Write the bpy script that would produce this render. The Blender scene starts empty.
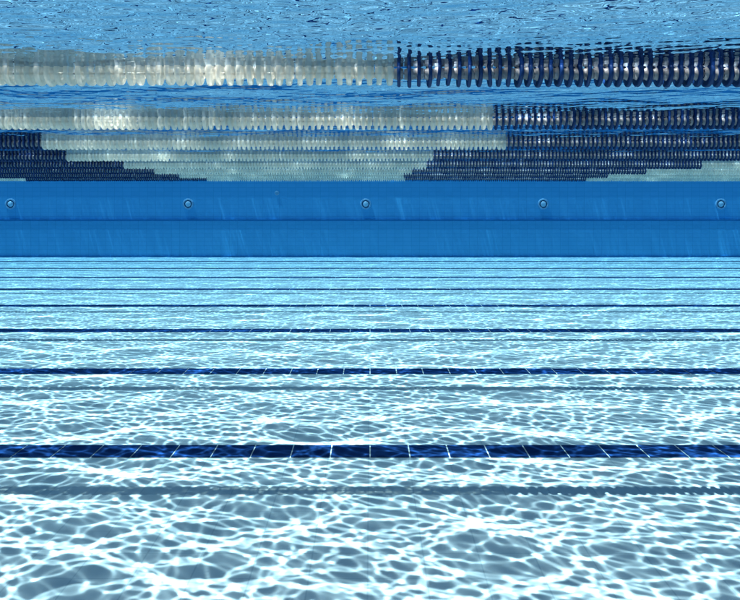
import bpy, math, random
import numpy as np
from mathutils import Vector, Matrix
random.seed(4)
rng = np.random.default_rng(23)
S = bpy.context.scene
S.view_settings.view_transform = 'Standard'
S.view_settings.look = 'None'
S.view_settings.exposure = 0

# ---------------------------------------------------------------- dimensions
CAM_Z = 1.58
WATER = CAM_Z+0.740
X0, X1 = -25.0, 25.0
Y0, Y1 = -1.5, 24.6
DECK = 2.44
FLOOR_DEPTH = WATER
# sun: light travels down with this horizontal drift per metre of depth
SX, SY = 0.28, 0.055

# ---------------------------------------------------------------- helpers
def mat(name):
    m = bpy.data.materials.new(name); m.use_nodes = True
    nt = m.node_tree; nt.nodes.clear()
    out = nt.nodes.new('ShaderNodeOutputMaterial')
    return m, nt, out
def N(nt, t, **kw):
    n = nt.nodes.new(t)
    for k, v in kw.items(): setattr(n, k, v)
    return n
def math_node(nt, op, a, b=None, c=None):
    n = nt.nodes.new('ShaderNodeMath'); n.operation = op
    for i, v in enumerate((a, b, c)):
        if v is None: continue
        if isinstance(v, (int, float)): n.inputs[i].default_value = v
        else: nt.links.new(v, n.inputs[i])
    return n.outputs[0]
def mixc(nt, fac, a, b, blend='MIX'):
    n = nt.nodes.new('ShaderNodeMix'); n.data_type = 'RGBA'; n.blend_type = blend
    for sock, v in ((n.inputs[0], fac), (n.inputs[6], a), (n.inputs[7], b)):
        if isinstance(v, (int, float)): sock.default_value = v
        elif isinstance(v, tuple): sock.default_value = (*v, 1) if len(v) == 3 else v
        else: nt.links.new(v, sock)
    return n.outputs[2]
def mesh_obj(name, verts, faces, material=None, parent=None, smooth=False):
    me = bpy.data.meshes.new(name)
    me.from_pydata(verts, [], faces); me.update()
    if smooth:
        me.polygons.foreach_set('use_smooth', [True]*len(me.polygons))
    if material:
        for mm in (material if isinstance(material, (list, tuple)) else [material]): me.materials.append(mm)
    o = bpy.data.objects.new(name, me); S.collection.objects.link(o)
    if parent: o.parent = parent
    return o
def empty(name):
    o = bpy.data.objects.new(name, None); S.collection.objects.link(o); return o
def box(a, b):
    x0,y0,z0 = a; x1,y1,z1 = b
    v = [(x0,y0,z0),(x1,y0,z0),(x1,y1,z0),(x0,y1,z0),(x0,y0,z1),(x1,y0,z1),(x1,y1,z1),(x0,y1,z1)]
    f = [(0,3,2,1),(4,5,6,7),(0,1,5,4),(1,2,6,5),(2,3,7,6),(3,0,4,7)]
    return v, f

def grout(nt, coord_out, size, width, axis):
    sep = N(nt, 'ShaderNodeSeparateXYZ'); nt.links.new(coord_out, sep.inputs[0])
    p = math_node(nt, 'PINGPONG', math_node(nt, 'ADD', sep.outputs[axis], 500.0), size/2)
    return math_node(nt, 'LESS_THAN', p, width/2)

def tile_material(name, base, base2, grout_col, size, width, axes, grout_fac=0.5, off=(0,0,0), noise_scale=1.5):
    m, nt, out = mat(name)
    geo = N(nt, 'ShaderNodeNewGeometry')
    add = N(nt, 'ShaderNodeVectorMath', operation='ADD'); add.inputs[1].default_value = off
    nt.links.new(geo.outputs['Position'], add.inputs[0])
    P = add.outputs[0]
    g = None
    for ax, sz in zip(axes, size):
        gi = grout(nt, P, sz, width, ax)
        g = gi if g is None else math_node(nt, 'MAXIMUM', g, gi)
    div = N(nt, 'ShaderNodeVectorMath', operation='DIVIDE')
    d = [1000.0]*3
    for ax, sz in zip(axes, size): d[ax] = sz
    div.inputs[1].default_value = d; nt.links.new(P, div.inputs[0])
    fl = N(nt, 'ShaderNodeVectorMath', operation='FLOOR'); nt.links.new(div.outputs[0], fl.inputs[0])
    wn = N(nt, 'ShaderNodeTexWhiteNoise'); nt.links.new(fl.outputs[0], wn.inputs['Vector'])
    nz = N(nt, 'ShaderNodeTexNoise'); nz.inputs['Scale'].default_value = noise_scale; nz.inputs['Detail'].default_value = 3
    nt.links.new(P, nz.inputs['Vector'])
    f = math_node(nt, 'ADD', math_node(nt, 'MULTIPLY', wn.outputs[0], 0.45), math_node(nt, 'MULTIPLY', nz.outputs[0], 0.6))
    c = mixc(nt, f, base, base2)
    c = mixc(nt, math_node(nt, 'MULTIPLY', g, grout_fac), c, grout_col)
    b = N(nt, 'ShaderNodeBsdfDiffuse')
    nt.links.new(c, b.inputs['Color'])
    nt.links.new(b.outputs[0], out.inputs[0])
    return m

M_floor = tile_material('pool_floor_tile', (0.48,0.63,0.67), (0.39,0.56,0.61), (0.20,0.35,0.43), (0.25,0.25), 0.007, (0,1), 0.38, off=(0.01,0.07,0))
M_navy = tile_material('navy_tile', (0.005,0.024,0.095), (0.009,0.040,0.14), (0.3,0.4,0.5), (0.25,), 0.004, (0,), 0.0)
M_wall = tile_material('blue_wall_tile', (0.15,0.49,0.76), (0.12,0.44,0.70), (0.06,0.26,0.48), (0.25,0.125), 0.010, (0,2), 0.45, off=(0,0,0.02), noise_scale=0.5)
M_wall_low = tile_material('blue_wall_tile_lower', (0.13,0.45,0.71), (0.105,0.41,0.65), (0.05,0.23,0.43), (0.25,0.125), 0.010, (0,2), 0.45, off=(0,0,0.02), noise_scale=0.5)
M_band = tile_material('dark_wall_band', (0.03,0.19,0.40), (0.025,0.16,0.36), (0.03,0.1,0.2), (0.25,), 0.006, (0,), 0.4)  # darker blue for the thin lines along the ledge and wall base
M_deck = tile_material('deck_paving', (0.5,0.48,0.44), (0.42,0.40,0.37), (0.3,0.29,0.27), (0.6,0.6), 0.01, (0,1), 0.6)

# ---------------------------------------------------------------- wave field + refracted light
L = 15.0
NP = 4096
def spectrum():
    n = NP
    k1 = np.fft.fftfreq(n, d=L/n)*2*np.pi
    kr = np.fft.rfftfreq(n, d=L/n)*2*np.pi
    kx = kr[None, :]; ky = k1[:, None]
    k = np.sqrt(kx*kx+ky*ky); k[0, 0] = 1
    kk = np.log(k)
    def band(lam, w): return np.exp(-0.5*((kk-math.log(2*math.pi/lam))/w)**2)
    ang = np.arctan2(ky, kx)
    direc = 0.5+0.9*np.sin(ang)**2
    curv = (0.75*band(0.12, 0.32) + 0.95*band(0.058, 0.28) + 0.34*band(0.55, 0.45))*direc
    amp = curv/(k**2)/k
    amp[0, 0] = 0
    ph = rng.normal(size=k.shape)+1j*rng.normal(size=k.shape)
    return amp*ph, kx, ky, k
H, KX, KY, K = spectrum()
lap = np.fft.irfft2(-H*K*K, s=(NP, NP))
scale = 1.8/(0.25*FLOOR_DEPTH*lap.std())
H *= scale; del lap
# long swells are almost flat at the surface itself
lowcut = 0.28+0.72/(1+(2*math.pi/0.35/K)**4)
h = np.fft.irfft2(H*lowcut, s=(NP, NP)).astype(np.float32); del lowcut
hx = np.fft.irfft2(H*1j*KX, s=(NP, NP)).astype(np.float32)
hy = np.fft.irfft2(H*1j*KY, s=(NP, NP)).astype(np.float32)
del H, KX, KY, K
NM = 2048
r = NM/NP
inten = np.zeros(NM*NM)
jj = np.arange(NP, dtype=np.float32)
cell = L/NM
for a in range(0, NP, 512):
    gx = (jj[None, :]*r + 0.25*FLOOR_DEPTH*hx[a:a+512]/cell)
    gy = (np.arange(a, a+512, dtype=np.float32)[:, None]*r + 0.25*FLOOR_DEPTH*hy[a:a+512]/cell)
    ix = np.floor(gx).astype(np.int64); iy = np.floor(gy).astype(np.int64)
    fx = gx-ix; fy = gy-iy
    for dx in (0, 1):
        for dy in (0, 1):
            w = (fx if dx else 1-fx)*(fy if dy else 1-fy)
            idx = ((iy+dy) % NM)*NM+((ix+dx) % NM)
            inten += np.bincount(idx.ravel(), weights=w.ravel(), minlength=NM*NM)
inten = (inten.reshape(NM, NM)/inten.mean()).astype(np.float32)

def sample(F, x, y):
    n = F.shape[0]
    gx = (x/L*n) % n; gy = (y/L*n) % n
    ix = np.floor(gx).astype(np.int64); iy = np.floor(gy).astype(np.int64)
    fx = gx-ix; fy = gy-iy
    ix %= n; iy %= n; ix1 = (ix+1) % n; iy1 = (iy+1) % n
    return (F[iy, ix]*(1-fx)*(1-fy)+F[iy, ix1]*fx*(1-fy)+F[iy1, ix]*(1-fx)*fy+F[iy1, ix1]*fx*fy)

# ---------------------------------------------------------------- water body (closed mesh)
ys = [Y0-0.1]
while ys[-1] < Y1+0.12:
    y = ys[-1]
    ys.append(y + (0.02 if y < 2 else 0.008+0.0012*max(y-3, 0)))
ys = np.array(ys); nr = len(ys)
NC = 1150
u = np.linspace(-1, 1, NC)
hw = 2.0+0.54*np.maximum(ys, 0)
XX = u[None, :]*hw[:, None]
XX = np.concatenate([np.full((nr, 1), X0-0.2), XX, np.full((nr, 1), X1+0.2)], axis=1)
nc = NC+2
YY = np.repeat(ys[:, None], nc, axis=1)
# slight slant so the periodic wave field never lines up with the pool axes
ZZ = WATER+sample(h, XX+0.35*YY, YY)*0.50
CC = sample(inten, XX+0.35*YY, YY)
wgt = 1-0.58*np.clip((YY-5.5)/12, 0, 1)**0.8  # caustic contrast faded with distance, standing in for scattering haze
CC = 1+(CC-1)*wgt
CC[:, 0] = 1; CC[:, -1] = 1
top = np.stack([XX, YY, ZZ], axis=-1).reshape(-1, 3)
nt_ = nr*nc
zb = -0.15
fb = np.stack([XX[0], YY[0], np.full(nc, zb)], -1)
bb = np.stack([XX[0], YY[-1], np.full(nc, zb)], -1)
verts = np.concatenate([top, fb, bb]).astype(np.float32)
idx = np.arange(nt_).reshape(nr, nc)
q = np.stack([idx[:-1, :-1], idx[:-1, 1:], idx[1:, 1:], idx[1:, :-1]], -1).reshape(-1, 4)
F0 = nt_+np.arange(nc); B0 = nt_+nc+np.arange(nc)
qf = np.stack([F0[:-1], F0[1:], idx[0, 1:], idx[0, :-1]], -1)
qb = np.stack([B0[1:], B0[:-1], idx[-1, :-1], idx[-1, 1:]], -1)
qd = np.stack([F0[1:], F0[:-1], B0[:-1], B0[1:]], -1)
quads = np.concatenate([q, qf, qb, qd])
tl = np.stack([np.full(nr-1, F0[0]), idx[:-1, 0], idx[1:, 0]], -1)
tr = np.stack([np.full(nr-1, F0[-1]), idx[1:, -1], idx[:-1, -1]], -1)
tris = np.concatenate([tl, tr, [[F0[0], idx[-1, 0], B0[0]]], [[F0[-1], B0[-1], idx[-1, -1]]]])
loops = np.concatenate([quads.ravel(), tris.ravel()]).astype(np.int32)
tot = np.concatenate([np.full(len(quads), 4), np.full(len(tris), 3)]).astype(np.int32)
start = np.concatenate([[0], np.cumsum(tot)[:-1]]).astype(np.int32)
me = bpy.data.meshes.new('water')
me.vertices.add(len(verts)); me.vertices.foreach_set('co', verts.ravel())
me.loops.add(len(loops)); me.loops.foreach_set('vertex_index', loops)
me.polygons.add(len(tot)); me.polygons.foreach_set('loop_start', start)
sm = np.zeros(len(tot), dtype=bool); sm[:len(q)] = True
me.update(calc_edges=True)
me.polygons.foreach_set('use_smooth', sm)
at = me.attributes.new('caustic_gobo', 'FLOAT', 'POINT')
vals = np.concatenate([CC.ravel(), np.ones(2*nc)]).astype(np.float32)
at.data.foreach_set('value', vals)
me.update()
water = bpy.data.objects.new('water', me); S.collection.objects.link(water)
del XX, YY, ZZ, CC, h, hx, hy

m, nt, out = mat('pool_water')
fr = N(nt, 'ShaderNodeFresnel'); fr.inputs['IOR'].default_value = 1.33
tr_ = N(nt, 'ShaderNodeBsdfTransparent')
att = N(nt, 'ShaderNodeAttribute'); att.attribute_name = 'caustic_gobo'
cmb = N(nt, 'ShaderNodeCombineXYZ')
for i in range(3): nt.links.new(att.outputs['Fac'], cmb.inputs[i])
nt.links.new(cmb.outputs[0], tr_.inputs[0])  # caustic light pattern put into the transparent colour, a gobo for the sun
gl = N(nt, 'ShaderNodeBsdfGlossy'); gl.inputs['Roughness'].default_value = 0.0
gl.inputs['Color'].default_value = (0.44, 0.56, 0.69, 1)
mx = N(nt, 'ShaderNodeMixShader')
nt.links.new(fr.outputs[0], mx.inputs[0]); nt.links.new(tr_.outputs[0], mx.inputs[1]); nt.links.new(gl.outputs[0], mx.inputs[2])
nt.links.new(mx.outputs[0], out.inputs['Surface'])
va = N(nt, 'ShaderNodeVolumeAbsorption')
va.inputs['Color'].default_value = (0.14, 0.725, 0.955, 1); va.inputs['Density'].default_value = 0.063
nt.links.new(va.outputs[0], out.inputs['Volume'])
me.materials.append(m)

# ---------------------------------------------------------------- pool floor and lane markings
mesh_obj('pool_floor', [(X0-.4, Y0-.4, 0), (X1+.4, Y0-.4, 0), (X1+.4, Y1+.4, 0), (X0-.4, Y1+.4, 0)], [(0, 1, 2, 3)], M_floor)
for n in range(-2, 8):
    yc = 5.2+2.5*n
    if yc < Y0: continue
    v = []; f = []
    def quad(x0, y0, x1, y1):
        b = len(v); v.extend([(x0, y0, 0.004), (x1, y0, 0.004), (x1, y1, 0.004), (x0, y1, 0.004)]); f.append((b, b+1, b+2, b+3))
    g = 0.004
    x = -23.0
    while x < 23.0-0.01:
        quad(x+g, yc-0.128, x+0.25-g, yc+0.128); x += 0.25
    for sx in (-23.25, 23.0):
        for k in range(-2, 2):
            quad(sx+g, yc+k*0.25+g, sx+0.25-g, yc+k*0.25+0.25-g)
    mesh_obj('lane_marking', v, f, M_navy)

# ---------------------------------------------------------------- walls
LEDGE = CAM_Z-0.45
W = empty('pool_wall')
v, f = box((X0-.4, Y1, 0.0), (X1+.4, Y1+.4, DECK-0.1)); mesh_obj('upper_wall', v, f, M_wall, W)
v, f = box((X0, Y1-0.10, -0.1), (X1, Y1-0.002, LEDGE-0.03)); mesh_obj('lower_wall', v, f, M_wall_low, W)
v, f = box((X0, Y1-0.115, LEDGE-0.03), (X1, Y1-0.002, LEDGE+0.012)); mesh_obj('resting_ledge', v, f, M_band, W)
v, f = box((X0, Y1-0.14, -0.05), (X1, Y1-0.102, 0.05)); mesh_obj('cove_base', v, f, M_band, W)
v, f = box((X0-.4, Y1-0.03, DECK-0.1), (X1+.4, Y1+.45, DECK)); mesh_obj('coping', v, f, M_deck, W)
W = empty('pool_wall')
v, f = box((X0-.4, Y0-.4, 0.0), (X1+.4, Y0, DECK-0.1)); mesh_obj('wall_face', v, f, M_wall, W)
v, f = box((X0-.4, Y0-.45, DECK-0.1), (X1+.4, Y0+.03, DECK)); mesh_obj('coping', v, f, M_deck, W)
for sx in (X0, X1):
    W = empty('pool_wall'); s = 1 if sx > 0 else -1
    a, b = sorted((sx, sx+0.4*s))
    v, f = box((a, Y0+0.002, 0.0), (b, Y1-0.002, DECK-0.1)); mesh_obj('wall_face', v, f, M_wall, W)
    a, b = sorted((sx-0.03*s, sx+0.45*s))
    v, f = box((a, Y0+0.032, DECK-0.1), (b, Y1-0.032, DECK)); mesh_obj('coping', v, f, M_deck, W)
o = 400.0; zd = DECK-0.02
v = [(-o,-o,zd),(o,-o,zd),(o,o,zd),(-o,o,zd),(X0-.3,Y0-.3,zd),(X1+.3,Y0-.3,zd),(X1+.3,Y1+.3,zd),(X0-.3,Y1+.3,zd)]
mesh_obj('pool_deck_ground', v, [(0,1,5,4),(1,2,6,5),(2,3,7,6),(3,0,4,7)], M_deck)

# ---------------------------------------------------------------- underwater lights on the wall
def simple(name, col, rough=0.4, metal=0.0, transl=0.0, gloss=0.04, var=0.12, clear=0.0):
    m, nt, out = mat(name)
    b = N(nt, 'ShaderNodeBsdfDiffuse')
    nz = N(nt, 'ShaderNodeTexNoise'); nz.inputs['Scale'].default_value = 14; nz.inputs['Detail'].default_value = 1
    geo = N(nt, 'ShaderNodeNewGeometry'); nt.links.new(geo.outputs['Position'], nz.inputs['Vector'])
    dark = tuple(c*(1-var*2) for c in col)
    c = mixc(nt, nz.outputs[0], col, dark)
    nt.links.new(c, b.inputs['Color'])
    sh = b.outputs[0]
    if transl > 0:
        t = N(nt, 'ShaderNodeBsdfTranslucent'); nt.links.new(c, t.inputs[0])
        x = N(nt, 'ShaderNodeMixShader'); x.inputs[0].default_value = transl
        nt.links.new(sh, x.inputs[1]); nt.links.new(t.outputs[0], x.inputs[2]); sh = x.outputs[0]
    if clear > 0:
        t = N(nt, 'ShaderNodeBsdfTransparent'); t.inputs[0].default_value = (1, 0.94, 0.86, 1)
        x = N(nt, 'ShaderNodeMixShader'); x.inputs[0].default_value = clear
        nt.links.new(sh, x.inputs[1]); nt.links.new(t.outputs[0], x.inputs[2]); sh = x.outputs[0]
    if metal > gloss: gloss = metal
    gg = N(nt, 'ShaderNodeBsdfGlossy'); gg.inputs['Roughness'].default_value = rough
    if metal: nt.links.new(c, gg.inputs['Color'])
    x = N(nt, 'ShaderNodeMixShader'); x.inputs[0].default_value = gloss
    nt.links.new(sh, x.inputs[1]); nt.links.new(gg.outputs[0], x.inputs[2])
    nt.links.new(x.outputs[0], out.inputs[0])
    return m
M_flange = simple('light_flange', (0.34,0.56,0.74), 0.35)
M_lens = simple('light_lens', (0.60,0.78,0.90), 0.15)
M_dark = simple('light_gap', (0.01,0.06,0.16), 0.6)
def lathe(profile, seg, axis='y'):
    v = []; f = []
    n = len(profile)
    for i in range(seg):
        a = 2*math.pi*i/seg
        for (d, rr) in profile:
            if axis == 'y': v.append((rr*math.cos(a), d, rr*math.sin(a)))
            else: v.append((d, rr*math.cos(a), rr*math.sin(a)))
    for i in range(seg):
        j = (i+1) % seg
        for k in range(n-1):
            f.append((i*n+k, i*n+k+1, j*n+k+1, j*n+k))
    return v, f
for k in range(-4, 5):
    xc = -0.13+5.385*k
    E = empty('pool_light'); E.location = (xc, Y1, CAM_Z+0.03)
    v, f = lathe([(0.0,0.165),(-0.02,0.165),(-0.032,0.155),(-0.035,0.135),(-0.028,0.118),(-0.006,0.114)], 40)
    mesh_obj('flange', v, f, M_flange, E, True)
    v, f = lathe([(-0.006,0.116),(-0.008,0.085)], 40); mesh_obj('gap', v, f, M_dark, E)
    v, f = lathe([(-0.004,0.088),(-0.03,0.082),(-0.045,0.06),(-0.052,0.03),(-0.054,0.0005)], 40); mesh_obj('lens', v, f, M_lens, E, True)
E = empty('wall_inlet'); E.location = (-2.82, Y1, CAM_Z+0.36)
v, f = lathe([(0,0.07),(-0.015,0.068),(-0.02,0.05),(-0.004,0.045),(-0.004,0.001)], 28); mesh_obj('inlet_ring', v, f, M_flange, E, True)

# ---------------------------------------------------------------- lane ropes
M_white = simple('white_float', (0.97,0.89,0.79), 0.3, transl=0.6, var=0.02, gloss=0.05, clear=0.34)
M_blue = simple('blue_float', (0.008,0.036,0.14), 0.3, transl=0.1)
M_hub = simple('float_hub', (0.66,0.58,0.57), 0.4, transl=0.4)
M_cable = simple('steel_cable', (0.35,0.36,0.38), 0.35, metal=0.8)
PITCH = 0.0535
prof_b = [(-.026,.028),(-.013,.031),(-.007,.036),(-.003,.044),(-.006,.053),(-.0095,.060),(-.0095,.067),(-.006,.0715),(.001,.073),(.007,.0715),(.0095,.067),(.0095,.059),(.006,.050),(.003,.043),(.008,.036),(.015,.031),(.026,.028)]
prof_w = [(-.0265,.032),(-.020,.035),(-.013,.040),(-.009,.048),(-.0115,.056),(-.0140,.062),(-.0140,.067),(-.010,.0705),(.000,.072),(.010,.0705),(.0140,.067),(.0140,.062),(.0115,.056),(.009,.048),(.013,.040),(.020,.035),(.0265,.032)]
SEG = 20
dvs = {}
for kd, prof in ((0, prof_w), (1, prof_b)):
    dv, df = lathe(prof, SEG, 'x'); dvs[kd] = np.array(dv)
npz = len(prof_b)
fm = []
for i in range(SEG):
    for k in range(npz-1): fm.append(1 if (k < 2 or k > npz-4) else 0)
def block(name, n, mats, kd):
    V = []; Fq = []; Mi = []
    for i in range(n):
        tilt = Matrix.Rotation(random.gauss(0, 0.05), 3, 'Z') @ Matrix.Rotation(random.gauss(0, 0.05), 3, 'Y') @ Matrix.Rotation(random.uniform(0, 1), 3, 'X')
        R = np.array(tilt)
        s = random.uniform(0.97, 1.01)
        p = (dvs[kd]*s) @ R.T
        p[:, 0] += (i+0.5)*PITCH+random.gauss(0, 0.0012)
        p[:, 1] += random.gauss(0, 0.0015); p[:, 2] += random.gauss(0, 0.0015)
        b = len(V)
        V.extend(map(tuple, p)); Fq.extend([tuple(b+q_ for q_ in ff) for ff in df]); Mi.extend(fm)
    me = bpy.data.meshes.new(name); me.from_pydata(V, [], Fq)
    for mm in mats: me.materials.append(mm)
    me.polygons.foreach_set('material_index', Mi)
    me.polygons.foreach_set('use_smooth', [True]*len(Fq)); me.update()
    return me
NW, NB = 100, 91
variants = [(block('white_floats', NW, (M_white, M_white), 0), block('blue_floats', NB, (M_blue, M_hub), 1)) for _ in range(3)]
wl, bl = NW*PITCH, NB*PITCH
def rope(yc, xend, sink):
    E = empty('lane_rope'); E.location = (0, yc, WATER-sink)
    cv, cf = lathe([(X0+.01, .006), (X1-.01, .006)], 8, 'x'); mesh_obj('cable', cv, cf, M_cable, E, True)
    va_ = random.choice(variants)
    segs = []
    x = xend
    kind = 1
    while x < 18.5:
        ln = bl if kind else wl
        segs.append((x, kind)); x += ln; kind = 1-kind
    x = xend; kind = 0
    while x > -18.5:
        ln = bl if kind else wl
        x -= ln; segs.append((x, kind)); kind = 1-kind
    for (xx, kd) in segs:
        o = bpy.data.objects.new('float_section', va_[kd]); S.collection.objects.link(o)
        o.parent = E; o.location = (xx, 0, 0)
        o.rotation_euler = (random.uniform(0, 0.3), random.uniform(-.0016, .0016), random.uniform(-.0012, .0012))
ends = [1.0, 0.13, 1.04, 1.57, 0.92, 1.0, 0.87, 0.8, 0.95]
for i, xe in enumerate(ends):
    yc = 4.36+2.5*(i-1)
    rope(yc, xe, 0.034)

# ---------------------------------------------------------------- light
d = Vector((SX, SY, -1)).normalized()
sun = bpy.data.lights.new('sun', 'SUN'); sun.energy = 4.9; sun.angle = math.radians(0.4); sun.color = (1, 0.96, 0.90)
so = bpy.data.objects.new('sun', sun); S.collection.objects.link(so)
so.rotation_euler = d.to_track_quat('-Z', 'Y').to_euler(); so.location = (0, 0, 20)
w = bpy.data.worlds.new('World'); S.world = w; w.use_nodes = True
nt = w.node_tree; bg = nt.nodes['Background']
sky = nt.nodes.new('ShaderNodeTexSky'); sky.sky_type = 'NISHITA'; sky.sun_disc = False
sd = -d
sky.sun_elevation = math.asin(sd.z); sky.sun_rotation = math.atan2(sd.x, sd.y)
nt.links.new(sky.outputs[0], bg.inputs[0]); bg.inputs[1].default_value = 0.06

# ---------------------------------------------------------------- camera
cam = bpy.data.cameras.new('camera'); co = bpy.data.objects.new('camera', cam); S.collection.objects.link(co)
co.location = (0, 0, CAM_Z); co.rotation_euler = (math.radians(90), 0, 0)
cam.sensor_width = 36; cam.lens = 36*811/740; cam.shift_y = -95/740
cam.clip_start = 0.05; cam.clip_end = 2000
S.camera = co
